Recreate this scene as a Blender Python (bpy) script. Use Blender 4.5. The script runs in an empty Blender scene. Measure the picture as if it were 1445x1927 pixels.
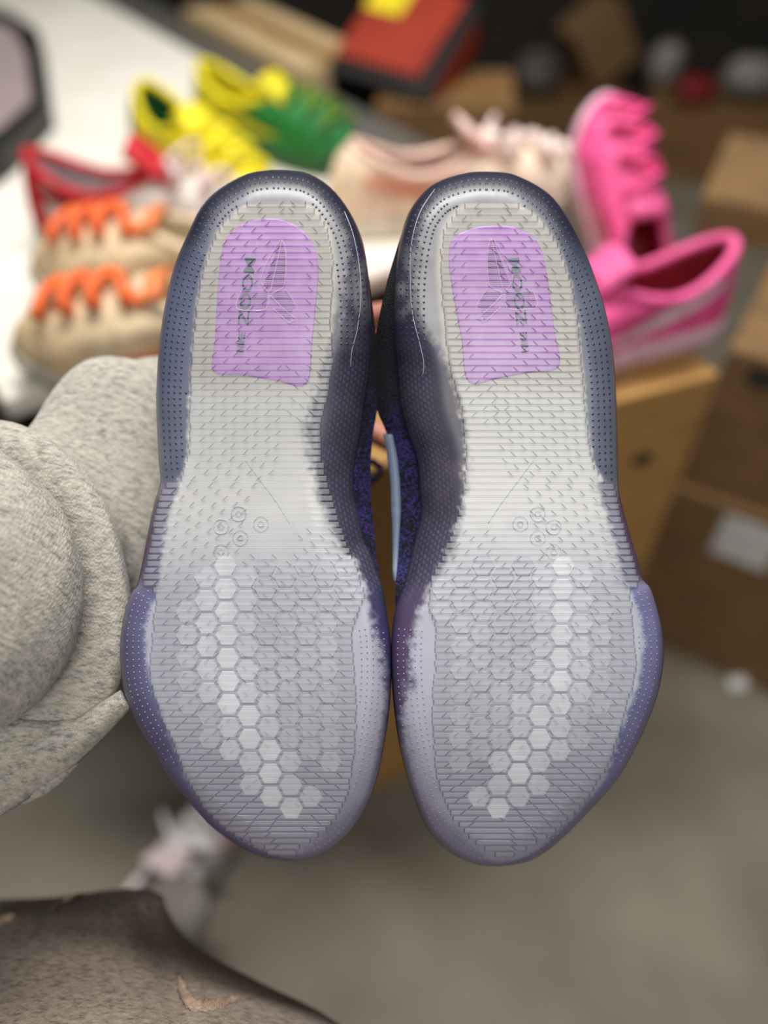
import bpy, math, random
import numpy as np
from mathutils import Matrix, Vector

# ------------------------------------------------------------------ camera, light, exposure
scn = bpy.context.scene
COL = scn.collection
FPX, IW, IH = 1400.0, 1445.0, 1927.0
PITCH, CAM_H = math.radians(46.0), 1.17
CAM = np.array([0.0, 0.0, CAM_H])
FWD = np.array([0.0, math.cos(PITCH), -math.sin(PITCH)])
UPV = np.array([0.0, math.sin(PITCH), math.cos(PITCH)])
RGT = np.array([1.0, 0.0, 0.0])
cam_d = bpy.data.cameras.new('camera')
cam = bpy.data.objects.new('camera', cam_d)
COL.objects.link(cam)
cam.location = CAM
cam.rotation_euler = (math.pi / 2 - PITCH, 0, 0)
cam_d.sensor_fit = 'VERTICAL'
cam_d.sensor_height = 36.0
cam_d.lens = 36.0 * FPX / IH
cam_d.clip_start = 0.01
cam_d.dof.use_dof = True
cam_d.dof.focus_distance = 0.335
cam_d.dof.aperture_fstop = 1.95
scn.camera = cam

world = bpy.data.worlds.new('world')
scn.world = world
world.use_nodes = True
world.node_tree.nodes['Background'].inputs[0].default_value = (0.93, 0.95, 1.0, 1)
world.node_tree.nodes['Background'].inputs[1].default_value = 0.16


def area(name, loc, target, sx, sy, power, col=(1, 0.97, 0.92)):
    l = bpy.data.lights.new(name, 'AREA')
    l.shape = 'RECTANGLE'
    l.size, l.size_y = sx, sy
    l.energy = power
    l.color = col
    o = bpy.data.objects.new(name, l)
    COL.objects.link(o)
    o.location = loc
    o.rotation_euler = (Vector(target) - Vector(loc)).to_track_quat('-Z', 'Y').to_euler()
    return o


area('ceiling_lamp_light', (-0.05, 1.05, 2.65), (-0.05, 1.05, 0), 1.3, 0.25, 55)
area('ceiling_lamp_light', (0.25, -0.9, 2.6), (0.1, 0.2, 0.9), 0.9, 1.3, 31)

scn.view_settings.view_transform = 'Standard'
scn.view_settings.look = 'None'
scn.view_settings.exposure = 0.0
scn.view_settings.gamma = 1.0
scn.view_settings.use_curve_mapping = False

rng = np.random.default_rng(7)
random.seed(7)


# ------------------------------------------------------------------ helpers
def W(x, y, d):
    """photo pixel + depth along the view axis -> world point(s)"""
    x, y, d = np.broadcast_arrays(np.asarray(x, float), np.asarray(y, float), np.asarray(d, float))
    a = (x - IW / 2) / FPX
    b = (IH / 2 - y) / FPX
    return CAM + d[..., None] * (a[..., None] * RGT + b[..., None] * UPV + FWD)


def on_z(x, y, z):
    d = (x - IW / 2) / FPX * RGT + (IH / 2 - y) / FPX * UPV + FWD
    return CAM + (z - CAM_H) / d[2] * d


def lin(c):
    c = np.asarray(c, float) / 255.0
    return np.where(c <= 0.04045, c / 12.92, ((c + 0.055) / 1.055) ** 2.4)


def rgba(c):
    l = lin(c)
    return (float(l[0]), float(l[1]), float(l[2]), 1.0)


def tag(o, label, cat, group=None, kind=None):
    if label:
        o['label'] = label
    if cat:
        o['category'] = cat
    if group:
        o['group'] = group
    if kind:
        o['kind'] = kind
    return o


def empty(name, loc=(0, 0, 0), rot=(0, 0, 0), label=None, cat=None, group=None):
    o = bpy.data.objects.new(name, None)
    o.empty_display_size = 0.05
    COL.objects.link(o)
    o.location = loc
    o.rotation_euler = rot
    return tag(o, label, cat, group)


def mesh(name, v, f, mat=None, parent=None, smooth=True, rel=True, attrs=None):
    v = np.asarray(v, float).reshape(-1, 3)
    if parent is not None and rel:
        q = parent
        while q.parent is not None:
            q = q.parent
        v = v - np.array(q.location)
    me = bpy.data.meshes.new(name)
    me.from_pydata([tuple(p) for p in v], [], [tuple(int(i) for i in q) for q in f])
    if smooth:
        me.polygons.foreach_set('use_smooth', [True] * len(me.polygons))
    if attrs:
        for an, data in attrs.items():
            a = me.color_attributes.new(an, 'FLOAT_COLOR', 'POINT')
            a.data.foreach_set('color', np.asarray(data, np.float32).ravel())
    if mat:
        me.materials.append(mat)
    me.update()
    o = bpy.data.objects.new(name, me)
    COL.objects.link(o)
    if parent is not None:
        o.parent = parent
    return o


def grid_faces(nr, nc, wrap=False, flip=False):
    f = []
    for i in range(nr - 1):
        for j in range(nc if wrap else nc - 1):
            k = (j + 1) % nc
            q = (i * nc + j, i * nc + k, (i + 1) * nc + k, (i + 1) * nc + j)
            f.append(q[::-1] if flip else q)
    return f


def tube(pts, r, n=8, caps=True):
    """swept round tube through pts (world or local); r scalar or list"""
    P = np.asarray(pts, float)
    m = len(P)
    R = np.full(m, r, float) if np.isscalar(r) else np.asarray(r, float)
    T = np.gradient(P, axis=0)
    T /= np.linalg.norm(T, axis=1)[:, None] + 1e-12
    up = np.array([0.3, 0.2, 0.93])
    V = []
    for i in range(m):
        a = np.cross(T[i], up)
        if np.linalg.norm(a) < 1e-3:
            a = np.cross(T[i], [1, 0, 0])
        a /= np.linalg.norm(a)
        b = np.cross(T[i], a)
        for k in range(n):
            t = 2 * math.pi * k / n
            V.append(P[i] + R[i] * (math.cos(t) * a + math.sin(t) * b))
    F = grid_faces(m, n, True)
    if caps:
        F.append(tuple(range(n))[::-1])
        F.append(tuple((m - 1) * n + k for k in range(n)))
    return np.array(V), F


def merge(parts):
    V, F, o = [], [], 0
    for v, f in parts:
        v = np.asarray(v, float).reshape(-1, 3)
        V.append(v)
        F += [tuple(i + o for i in q) for q in f]
        o += len(v)
    return np.concatenate(V), F


def boxv(c, s):
    c, s = np.asarray(c, float), np.asarray(s, float) / 2
    v = np.array([[x, y, z] for x in (-1, 1) for y in (-1, 1) for z in (-1, 1)]) * s + c
    f = [(0, 1, 3, 2), (4, 6, 7, 5), (0, 4, 5, 1), (2, 3, 7, 6), (0, 2, 6, 4), (1, 5, 7, 3)]
    return v, f


def bevel(o, w, seg=2):
    m = o.modifiers.new('bevel', 'BEVEL')
    m.width = w
    m.segments = seg
    m.limit_method = 'ANGLE'
    return o


def catmull(P, n_per=8, closed=True):
    P = np.asarray(P, float)
    n = len(P)
    out = []
    for i in range(n if closed else n - 1):
        if closed:
            p0, p1, p2, p3 = P[i - 1], P[i], P[(i + 1) % n], P[(i + 2) % n]
        else:
            p0, p1, p2, p3 = P[max(i - 1, 0)], P[i], P[i + 1], P[min(i + 2, n - 1)]
        for k in range(n_per):
            t = k / n_per
            out.append(0.5 * (2 * p1 + (p2 - p0) * t + (2 * p0 - 5 * p1 + 4 * p2 - p3) * t * t
                              + (3 * p1 - p0 - 3 * p2 + p3) * t ** 3))
    if not closed:
        out.append(P[-1])
    return np.array(out)


def vnoise(x, y, seed=0):
    x = np.asarray(x, float)
    y = np.asarray(y, float)
    xi, yi = np.floor(x).astype(np.int64), np.floor(y).astype(np.int64)
    fx, fy = x - xi, y - yi
    fx, fy = fx * fx * (3 - 2 * fx), fy * fy * (3 - 2 * fy)

    def h(a, b):
        k = (a * 374761393 + b * 668265263 + seed * 974634777) & 0x7fffffff
        k = ((k ^ (k >> 13)) * 1274126177) & 0x7fffffff
        return ((k ^ (k >> 16)) & 0xffff) / 65535.0
    return ((h(xi, yi) * (1 - fx) + h(xi + 1, yi) * fx) * (1 - fy)
            + (h(xi, yi + 1) * (1 - fx) + h(xi + 1, yi + 1) * fx) * fy)


def fbm(x, y, seed=0, o=4):
    s, a, t = 0, 0.5, 0
    for k in range(o):
        s = s + a * vnoise(x * 2 ** k, y * 2 ** k, seed + k)
        t += a
        a *= 0.5
    return s / t


def sst(a, b, x):
    t = np.clip((x - a) / (b - a), 0, 1)
    return t * t * (3 - 2 * t)


# ------------------------------------------------------------------ materials
def new_mat(name):
    m = bpy.data.materials.new(name)
    m.use_nodes = True
    nt = m.node_tree
    b = nt.nodes['Principled BSDF']
    return m, nt, b


def noise_mat(name, c1, c2, scale=20, rough=0.7, detail=4, bump=0.0, bump_scale=None, stretch=(1, 1, 1), lo=0.35, hi=0.65,
              spec=0.5, coat=0.0, sheen=0.0, metal=0.0):
    m, nt, b = new_mat(name)
    tc = nt.nodes.new('ShaderNodeTexCoord')
    mp = nt.nodes.new('ShaderNodeMapping')
    mp.inputs['Scale'].default_value = stretch
    nt.links.new(tc.outputs['Object'], mp.inputs['Vector'])
    n = nt.nodes.new('ShaderNodeTexNoise')
    n.inputs['Scale'].default_value = scale
    n.inputs['Detail'].default_value = detail
    nt.links.new(mp.outputs[0], n.inputs['Vector'])
    r = nt.nodes.new('ShaderNodeValToRGB')
    r.color_ramp.elements[0].position = lo
    r.color_ramp.elements[1].position = hi
    r.color_ramp.elements[0].color = rgba(c1)
    r.color_ramp.elements[1].color = rgba(c2)
    nt.links.new(n.outputs['Fac'], r.inputs[0])
    nt.links.new(r.outputs[0], b.inputs['Base Color'])
    b.inputs['Roughness'].default_value = rough
    b.inputs['Specular IOR Level'].default_value = spec
    b.inputs['Coat Weight'].default_value = coat
    b.inputs['Sheen Weight'].default_value = sheen
    b.inputs['Metallic'].default_value = metal
    if bump:
        n2 = nt.nodes.new('ShaderNodeTexNoise')
        n2.inputs['Scale'].default_value = bump_scale or scale * 4
        n2.inputs['Detail'].default_value = 3
        nt.links.new(mp.outputs[0], n2.inputs['Vector'])
        bp = nt.nodes.new('ShaderNodeBump')
        bp.inputs['Strength'].default_value = bump
        bp.inputs['Distance'].default_value = 0.002
        nt.links.new(n2.outputs['Fac'], bp.inputs['Height'])
        nt.links.new(bp.outputs[0], b.inputs['Normal'])
    return m


def flat(name, c, rough=0.6, **k):
    c = np.asarray(c, float)
    return noise_mat(name, c * 0.94, np.minimum(c * 1.04, 255), 35, rough, **k)


def sole_core_mat():
    m, nt, b = new_mat('tinted_sole_rubber')
    a = nt.nodes.new('ShaderNodeVertexColor')
    a.layer_name = 'tint'
    nt.links.new(a.outputs['Color'], b.inputs['Base Color'])
    b.inputs['Roughness'].default_value = 0.42
    b.inputs['Coat Weight'].default_value = 0.1
    b.inputs['Coat Roughness'].default_value = 0.25
    return m


def clear_mat(name, col, alpha, rough=0.2):
    m, nt, b = new_mat(name)
    n = nt.nodes.new('ShaderNodeTexNoise')
    n.inputs['Scale'].default_value = 160
    r = nt.nodes.new('ShaderNodeMapRange')
    r.inputs['To Min'].default_value = rough * 0.8
    r.inputs['To Max'].default_value = rough * 1.5
    nt.links.new(n.outputs['Fac'], r.inputs['Value'])
    nt.links.new(r.outputs[0], b.inputs['Roughness'])
    b.inputs['Base Color'].default_value = rgba(col)
    b.inputs['Alpha'].default_value = alpha
    b.inputs['Specular IOR Level'].default_value = 0.8
    return m


def knit_mat(name, c1, c2, scale=900, shade=False):
    m, nt, b = new_mat(name)
    tc = nt.nodes.new('ShaderNodeTexCoord')
    v = nt.nodes.new('ShaderNodeTexVoronoi')
    v.inputs['Scale'].default_value = scale
    nt.links.new(tc.outputs['Object'], v.inputs['Vector'])
    n = nt.nodes.new('ShaderNodeTexNoise')
    n.inputs['Scale'].default_value = 60
    n.inputs['Detail'].default_value = 5
    nt.links.new(tc.outputs['Object'], n.inputs['Vector'])
    s = nt.nodes.new('ShaderNodeSeparateColor')
    nt.links.new(v.outputs['Color'], s.inputs[0])
    ad = nt.nodes.new('ShaderNodeMath')
    ad.operation = 'MULTIPLY_ADD'
    ad.inputs[1].default_value = 1.6
    nt.links.new(n.outputs['Fac'], ad.inputs[0])
    nt.links.new(s.outputs[0], ad.inputs[2])
    r = nt.nodes.new('ShaderNodeValToRGB')
    r.color_ramp.elements[0].position = 0.70
    r.color_ramp.elements[1].position = 0.92
    mul = nt.nodes.new('ShaderNodeMath')
    mul.operation = 'MULTIPLY'
    mul.inputs[1].default_value = 0.55
    nt.links.new(ad.outputs[0], mul.inputs[0])
    nt.links.new(mul.outputs[0], r.inputs[0])
    r.color_ramp.elements[0].color = rgba(c1)
    r.color_ramp.elements[1].color = rgba(c2)
    src = r.outputs[0]
    if shade:      # yarn runs from black at the heel to indigo at the arch
        at_ = nt.nodes.new('ShaderNodeVertexColor')
        at_.layer_name = 'yarn'
        mx = nt.nodes.new('ShaderNodeMix')
        mx.data_type = 'RGBA'
        mx.inputs['A'].default_value = rgba((5, 5, 8))
        nt.links.new(at_.outputs['Color'], mx.inputs['Factor'])
        nt.links.new(src, mx.inputs['B'])
        src = mx.outputs['Result']
    nt.links.new(src, b.inputs['Base Color'])
    b.inputs['Roughness'].default_value = 0.85
    bp = nt.nodes.new('ShaderNodeBump')
    bp.inputs['Strength'].default_value = 0.8
    bp.inputs['Distance'].default_value = 0.0006
    nt.links.new(v.outputs['Distance'], bp.inputs['Height'])
    nt.links.new(bp.outputs[0], b.inputs['Normal'])
    return m


def heather_mat(name, c1, c2, c3, thread=620):
    """grey melange jersey: short streaks + fine rows of loops"""
    m, nt, b = new_mat(name)
    tc = nt.nodes.new('ShaderNodeTexCoord')
    mp = nt.nodes.new('ShaderNodeMapping')
    mp.inputs['Rotation'].default_value = (0.5, 0.3, 0.75)
    mp.inputs['Scale'].default_value = (1, 3.2, 1)
    nt.links.new(tc.outputs['Object'], mp.inputs['Vector'])
    n = nt.nodes.new('ShaderNodeTexNoise')
    n.inputs['Scale'].default_value = 190
    n.inputs['Detail'].default_value = 6
    n.inputs['Roughness'].default_value = 0.75
    nt.links.new(mp.outputs[0], n.inputs['Vector'])
    r = nt.nodes.new('ShaderNodeValToRGB')
    r.color_ramp.elements[0].position = 0.36
    r.color_ramp.elements[1].position = 0.62
    e = r.color_ramp.elements.new(0.47)
    e.color = rgba(c2)
    r.color_ramp.elements[0].color = rgba(c1)
    r.color_ramp.elements[2].color = rgba(c3)
    nt.links.new(n.outputs['Fac'], r.inputs[0])
    nt.links.new(r.outputs[0], b.inputs['Base Color'])
    b.inputs['Roughness'].default_value = 0.95
    b.inputs['Sheen Weight'].default_value = 0.25
    b.inputs['Specular IOR Level'].default_value = 0.15
    w = nt.nodes.new('ShaderNodeTexVoronoi')
    w.inputs['Scale'].default_value = thread * 1.6
    mp2 = nt.nodes.new('ShaderNodeMapping')
    mp2.inputs['Rotation'].default_value = (0.4, 0.9, 0.2)
    mp2.inputs['Scale'].default_value = (1, .45, 1)
    nt.links.new(tc.outputs['Object'], mp2.inputs['Vector'])
    nt.links.new(mp2.outputs[0], w.inputs['Vector'])
    bp = nt.nodes.new('ShaderNodeBump')
    bp.inputs['Strength'].default_value = 0.45
    bp.inputs['Distance'].default_value = 0.0008
    nt.links.new(w.outputs['Distance'], bp.inputs['Height'])
    nt.links.new(bp.outputs[0], b.inputs['Normal'])
    return m


M = {}
M['core'] = sole_core_mat()
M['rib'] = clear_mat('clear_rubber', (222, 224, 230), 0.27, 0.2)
M['rib_side'] = clear_mat('dark_edge_clear_rubber', (128, 133, 148), 0.34, 0.25)  # darker walls and slits paint in the dark lines of refracting edges
M['hex_white'] = flat('highlit_foam_cell', (230, 230, 237), 0.5)  # three cell tones paint in the light reflected along the band
M['hex_pale'] = flat('half_lit_foam_cell', (210, 212, 221), 0.5)
M['hex_grey'] = flat('dim_foam_cell', (188, 191, 204), 0.5)
M['pit'] = flat('dark_slate_rubber', (62, 68, 92), 0.35)
M['stud'] = flat('pale_violet_rubber', (150, 152, 190), 0.25)
M['purple'] = noise_mat('lilac_cushion', (184, 124, 204), (204, 152, 222), 120, 0.4)
M['emblem'] = flat('pale_pink_line', (226, 178, 226), 0.4)
M['hatch'] = flat('violet_line', (150, 98, 176), 0.5)
M['letter'] = flat('slate_ink', (72, 88, 106), 0.6)
M['mark'] = flat('pale_blue_ink', (204, 208, 216), 0.5)
M['line'] = flat('silver_mould_line', (170, 172, 190), 0.3)
M['wall'] = flat('slate_sidewall_rubber', (62, 62, 84), 0.45)
M['knit'] = knit_mat('black_and_indigo_knit', (5, 5, 10), (60, 52, 132), 1500, True)
M['knit_black'] = knit_mat('black_knit', (4, 4, 6), (14, 13, 24))
M['swoosh_blue'] = flat('blue_grey_trim', (120, 134, 158), 0.45)
M['lace_navy'] = flat('navy_lace', (22, 20, 52), 0.8)
M['fleece'] = heather_mat('grey_heather_fleece', (130, 127, 123), (174, 169, 159), (202, 196, 184))
M['trouser'] = heather_mat('taupe_heather_jersey', (92, 81, 72), (128, 115, 103), (150, 137, 123), 520)
M['fray'] = noise_mat('frayed_cotton', (150, 126, 108), (186, 164, 144), 300, 0.95, bump=0.8)
M['seam'] = flat('grey_seam_thread', (92, 90, 88), 0.9)
M['skin'] = noise_mat('skin', (196, 128, 108), (214, 150, 128), 40, 0.5)
M['cardboard'] = noise_mat('tan_cardboard', (172, 128, 72), (190, 146, 86), 14, 0.8, stretch=(1, 1, 4))
M['cardboard_brown'] = noise_mat('brown_cardboard', (118, 90, 58), (138, 106, 68), 14, 0.8, stretch=(1, 1, 4))
M['cardboard_pale'] = noise_mat('pale_cardboard', (188, 160, 118), (202, 176, 134), 14, 0.8)
M['cardboard_dark'] = noise_mat('shaded_cardboard', (104, 76, 44), (124, 92, 54), 14, 0.8)  # dimness of the far clutter mixed into the cardboard colour
M['tape'] = flat('brown_tape', (150, 110, 62), 0.3)
M['paper'] = flat('white_paper', (222, 222, 220), 0.6)
M['ink'] = flat('dark_print', (48, 46, 44), 0.7)
M['table_white'] = noise_mat('white_laminate', (226, 220, 208), (236, 232, 222), 5, 0.5)
M['table_edge'] = flat('grey_plastic_edge', (96, 94, 88), 0.5)
M['metal_black'] = flat('black_metal', (16, 16, 15), 0.5)
M['concrete'] = noise_mat('grey_concrete', (112, 105, 91), (132, 125, 110), 5, 0.75, detail=7, bump=0.15)
M['wall_dark'] = noise_mat('unlit_room_wall', (30, 26, 22), (40, 35, 29), 3, 0.9)  # near-black tone stands in for the unlit end of the room
M['white_rub'] = flat('white_rubber', (226, 224, 222), 0.5)


# ------------------------------------------------------------------ setting
o = mesh('floor', [(-6, -3, 0), (6, -3, 0), (6, 8, 0), (-6, 8, 0)], [(0, 1, 2, 3)], M['concrete'], smooth=False)
tag(o, 'grey concrete floor', None, kind='structure')
v, f = boxv((0, 3.75, 1.5), (12, 0.2, 3))
o = mesh('wall_back', v, f, M['wall_dark'], smooth=False)
tag(o, 'dark wall at the far end of the room', None, kind='structure')
v, f = boxv((2.3, 2.0, 1.5), (0.2, 8, 3))
o = mesh('wall_right', v, f, M['wall_dark'], smooth=False)
tag(o, 'dark wall on the right', None, kind='structure')

v, f = boxv((-3.4, 2.0, 1.5), (0.2, 8, 3))
o = mesh('wall_left', v, f, M['wall_dark'], smooth=False)
tag(o, 'dark wall on the left', None, kind='structure')

# ------------------------------------------------------------------ hero shoes
D0 = 0.330          # depth of the tread plane
MM = 0.001
CORE = 1.25 * MM     # tread thickness over the tinted core

LEFT = dict(
    lat=[(512, 321), (466, 328), (413, 357), (379, 391), (356, 437), (333, 490), (318, 544), (306.5, 604), (299.5, 662),
         (296, 719), (295, 757), (297, 814), (300, 871), (303, 903), (298.5, 924), (289.5, 955), (278, 1011), (261, 1095),
         (249, 1114), (236, 1152), (228.5, 1197), (228.5, 1247), (234, 1300), (247.5, 1338), (268.5, 1380), (295, 1422),
         (316, 1460), (352, 1502), (390, 1546), (428, 1577), (466, 1600), (504, 1614), (545, 1619)],
    med=[(512, 321), (546, 322.5), (581, 329), (619, 352), (649, 387), (672, 429), (685, 471), (693, 528), (697, 589), (697, 650),
         (694, 705), (685, 758), (680, 800), (671, 849), (665, 891), (666, 932), (673, 966), (684, 1015), (696, 1042),
         (709, 1080), (719, 1106), (726, 1150), (733.5, 1200), (735.5, 1251), (734.5, 1291), (730.5, 1341), (722, 1399),
         (709, 1460), (691, 1509), (664, 1555), (630, 1589), (596, 1609), (565, 1617.5), (545, 1619)],
    tl=[(384, 463), (394, 447), (408, 432), (421, 420), (434, 410), (447, 404), (473, 393), (498, 385), (521, 379), (545, 374),
        (600, 366), (650, 361), (716, 357), (780, 355), (850, 354), (870, 349), (895, 341), (908, 334), (914, 306), (955, 294),
        (1011, 283), (1095, 267), (1104, 268), (1112, 293), (1140, 291), (1180, 287), (1220, 282), (1260, 280), (1300, 286), (1350, 302),
        (1399, 325), (1456, 346), (1498, 366), (1532, 392), (1567, 430), (1596, 500)],
    tr=[(384, 574), (394, 592), (408, 602), (434, 618), (460, 623), (500, 628), (557, 626), (600, 624), (640, 624), (680, 628),
        (730, 622), (800, 606), (850, 604), (900, 616), (950, 630), (1000, 646), (1050, 664), (1100, 682), (1122, 687), (1160, 674),
        (1185, 664), (1220, 664), (1280, 668), (1350, 672), (1400, 669), (1440, 665), (1500, 655), (1530, 640), (1560, 615),
        (1580, 590), (1596, 560)],
    dark=[(380, 668), (440, 660), (540, 640), (566, 634), (620, 628), (665, 615), (711, 600), (757, 585), (814, 571), (871, 581), (909, 592),
          (947, 604), (990, 619), (1034, 646), (1102, 684), (1163, 697), (1209, 708), (1255, 722), (1300, 726), (1400, 716), (1500, 686), (1619, 545)],
    up=[(510, 693), (560, 699), (600, 704), (640, 709), (700, 711), (770, 710), (816, 702), (866, 697), (916, 697.5), (949, 699),
        (999, 704), (1050, 708), (1090, 715), (1116, 720), (1150, 727)],
    patch=[(402, 700), (404, 640), (410, 540), (418, 470), (436, 436), (470, 416), (505, 411), (540, 416), (572, 436), (592, 466), (599, 505), (596, 560),
           (588, 640), (577, 723), (520, 717), (460, 707)],
    hexc=(424, 1087), tilt=0.026, sgn=1, emc=(508, 554), text=(463, 566, 6.5),
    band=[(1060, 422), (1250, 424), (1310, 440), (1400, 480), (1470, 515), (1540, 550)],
    rings=[(449, 967), (416, 991), (491, 986), (452, 1012), (416, 1038)], scratch=[(462, 866), (490, 905), (520, 945), (545, 985)])
RIGHT = dict(
    lat=[(917, 324), (946, 325.5), (971, 331), (1010, 350), (1041, 374), (1068, 412), (1091, 455), (1111, 501), (1130, 556), (1142, 602), (1151.5, 657),
         (1157, 719), (1159.5, 785), (1161, 862), (1162, 900), (1166, 938), (1186, 1012), (1199, 1054), (1209, 1090), (1223, 1107),
         (1236, 1147), (1245, 1188), (1247.5, 1226), (1245, 1262), (1236, 1306), (1219, 1353), (1192, 1411), (1165, 1458),
         (1134, 1497), (1099, 1535), (1060, 1574), (1022, 1605), (987, 1622), (938, 1629)],
    med=[(917, 324), (893, 324.5), (872, 328), (834, 339), (801, 360), (769, 403), (752, 463), (744, 527), (742.5, 600), (744, 650), (748, 690), (755, 763), (769, 817),
         (785, 866), (791, 926), (793, 953), (792, 975), (779.5, 1027), (764, 1093), (745, 1146), (738, 1198), (737, 1252), (741, 1318), (750, 1388),
         (764, 1450), (780, 1500), (801, 1551), (828, 1586), (863, 1612), (901, 1626), (938, 1629)],
    tr=[(387, 979), (398, 999), (411, 1014), (423, 1025), (435, 1035), (446, 1042), (470, 1054), (495, 1063), (518, 1070), (542, 1077), (567, 1082),
        (600, 1088), (650, 1092), (720, 1099), (831, 1108), (855, 1113), (879, 1120), (893, 1128), (905, 1138), (912, 1158), (938, 1162),
        (1012, 1181), (1090, 1204), (1100, 1204), (1108, 1186), (1125, 1188), (1150, 1190), (1190, 1195), (1237, 1198), (1291, 1194), (1322, 1181),
        (1388, 1165), (1438, 1146), (1485, 1118), (1524, 1087), (1562, 1049), (1586, 1010), (1608, 968)],
    tl=[(387, 873), (398, 857), (411, 848), (423, 840), (435, 835), (446, 832), (470, 829), (508, 827.5), (567, 831), (604, 836), (650, 840),
        (700, 848), (760, 866), (850, 876), (900, 874), (950, 864), (1000, 850), (1050, 830), (1080, 812), (1120, 805), (1150, 808),
        (1180, 817), (1250, 818), (1300, 814), (1350, 812), (1400, 815), (1450, 819), (1500, 831), (1540, 851), (1570, 876), (1590, 901), (1608, 930)],
    dark=[(380, 808), (440, 790), (540, 786), (600, 795), (641, 816), (668, 839), (726, 859), (804, 877), (862, 884), (920, 881), (978, 870),
          (1047, 847), (1105, 816), (1151, 793), (1200, 783), (1260, 774), (1338, 764), (1400, 763), (1500, 790), (1629, 938)],
    up=[(430, 759), (463, 748), (529, 728), (605, 711), (640, 706), (700, 704), (770, 707), (812, 727), (844, 733), (915, 741), (980, 744),
        (1051, 746), (1100, 745), (1146, 742)],
    patch=[(881, 719), (868, 640), (850, 540), (844, 490), (850, 452), (880, 432), (925, 424), (970, 428), (1005, 448), (1022, 480), (1033, 540),
           (1043, 620), (1052, 690), (1000, 701), (940, 712)],
    hexc=(1059, 1087), tilt=-0.02, sgn=-1, emc=(947, 552), text=(978, 566, -7),
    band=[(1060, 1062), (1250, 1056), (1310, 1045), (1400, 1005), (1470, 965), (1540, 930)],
    rings=[(1012, 967), (1042, 991), (979, 986), (1012, 1012), (1042, 1038)], scratch=[(1004, 866), (975, 905), (945, 945), (918, 985)])


def ip(tab, y):
    t = np.array(tab, float)
    return np.interp(y, t[:, 0], t[:, 1])


class Sole:
    def __init__(self, S):
        self.S = S
        lat, med = catmull(S['lat'], 6, False), catmull(S['med'], 6, False)
        self.lat, self.med = lat, med
        self.y0, self.y1 = lat[0, 1], lat[-1, 1]
        self.sgn = S['sgn']
        self.out = np.concatenate([lat, med[::-1][1:-1]])

    def X_lat(self, y):
        return np.interp(y, np.maximum.accumulate(self.lat[:, 1]), self.lat[:, 0])

    def X_med(self, y):
        return np.interp(y, np.maximum.accumulate(self.med[:, 1]), self.med[:, 0])

    def exact_edge(self, x, y):
        P = np.stack([np.ravel(x), np.ravel(y)], 1).astype(np.float32)
        A, B = self.out.astype(np.float32), np.roll(self.out, -1, 0).astype(np.float32)
        d2 = np.full(len(P), 1e12, np.float32)
        for a, b in zip(A, B):
            ab = b - a
            L = ab @ ab
            if L < 1e-9:
                continue
            q = P - a
            t = np.clip((q @ ab) / L, 0, 1)
            q = q - t[:, None] * ab
            d2 = np.minimum(d2, (q * q).sum(1))
        return np.sqrt(d2).reshape(np.shape(x))

    def edge(self, x, y):
        """distance in px to the outline, from a signed table sampled every 3 px"""
        if not hasattr(self, 'tab'):
            self.gx0, self.gy0 = self.out[:, 0].min() - 9, self.out[:, 1].min() - 9
            gx = np.arange(self.gx0, self.out[:, 0].max() + 12, 3.0)
            gy = np.arange(self.gy0, self.out[:, 1].max() + 12, 3.0)
            GX, GY = np.meshgrid(gx, gy)
            d = self.exact_edge(GX, GY)
            lo, hi = np.minimum(self.X_lat(GY), self.X_med(GY)), np.maximum(self.X_lat(GY), self.X_med(GY))
            inside = (GX > lo) & (GX < hi) & (GY > self.y0) & (GY < self.y1)
            self.tab = np.where(inside, d, -d)
        x, y = np.asarray(x, float), np.asarray(y, float)
        u, v = (x - self.gx0) / 3, (y - self.gy0) / 3
        i = np.clip(np.floor(u).astype(int), 0, self.tab.shape[1] - 2)
        j = np.clip(np.floor(v).astype(int), 0, self.tab.shape[0] - 2)
        fu, fv = np.clip(u - i, 0, 1), np.clip(v - j, 0, 1)
        T = self.tab
        r = (T[j, i] * (1 - fu) + T[j, i + 1] * fu) * (1 - fv) + (T[j + 1, i] * (1 - fu) + T[j + 1, i + 1] * fu) * fv
        return np.maximum(r, 0)

    def wall_w(self, x, y):
        """width in px of the rounded shoulder"""
        xm, xl = self.X_med(y), self.X_lat(y)
        tm = np.clip((x - xl) / (xm - xl + 1e-6 * np.sign(self.sgn)), 0, 1)
        side = sst(0.45, 0.75, tm)
        arch = sst(520, 720, y) * (1 - sst(1020, 1160, y))
        base = 46 + 14 * (1 - sst(330, 480, y)) + 10 * sst(1480, 1600, y)
        return base + side * arch * 42

    def spring(self, y):
        return (0.016 * sst(1250, 1680, y) ** 1.5 + 0.004 * (1 - sst(330, 520, y))
                + 0.0035 * np.exp(-((np.asarray(y, float) - 880) / 170) ** 2))

    def depth(self, x, y):
        e = self.edge(x, y)
        w = self.wall_w(x, y)
        k = np.clip(1 - e / w, 0, 1)
        amp = w * 0.236 * MM * 1.15
        return D0 + self.spring(y) + amp * (1 - np.sqrt(np.clip(1 - k * k, 0, 1)))

    def pt(self, x, y, off=0.0):
        return W(x, y, self.depth(x, y) + off)


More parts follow.
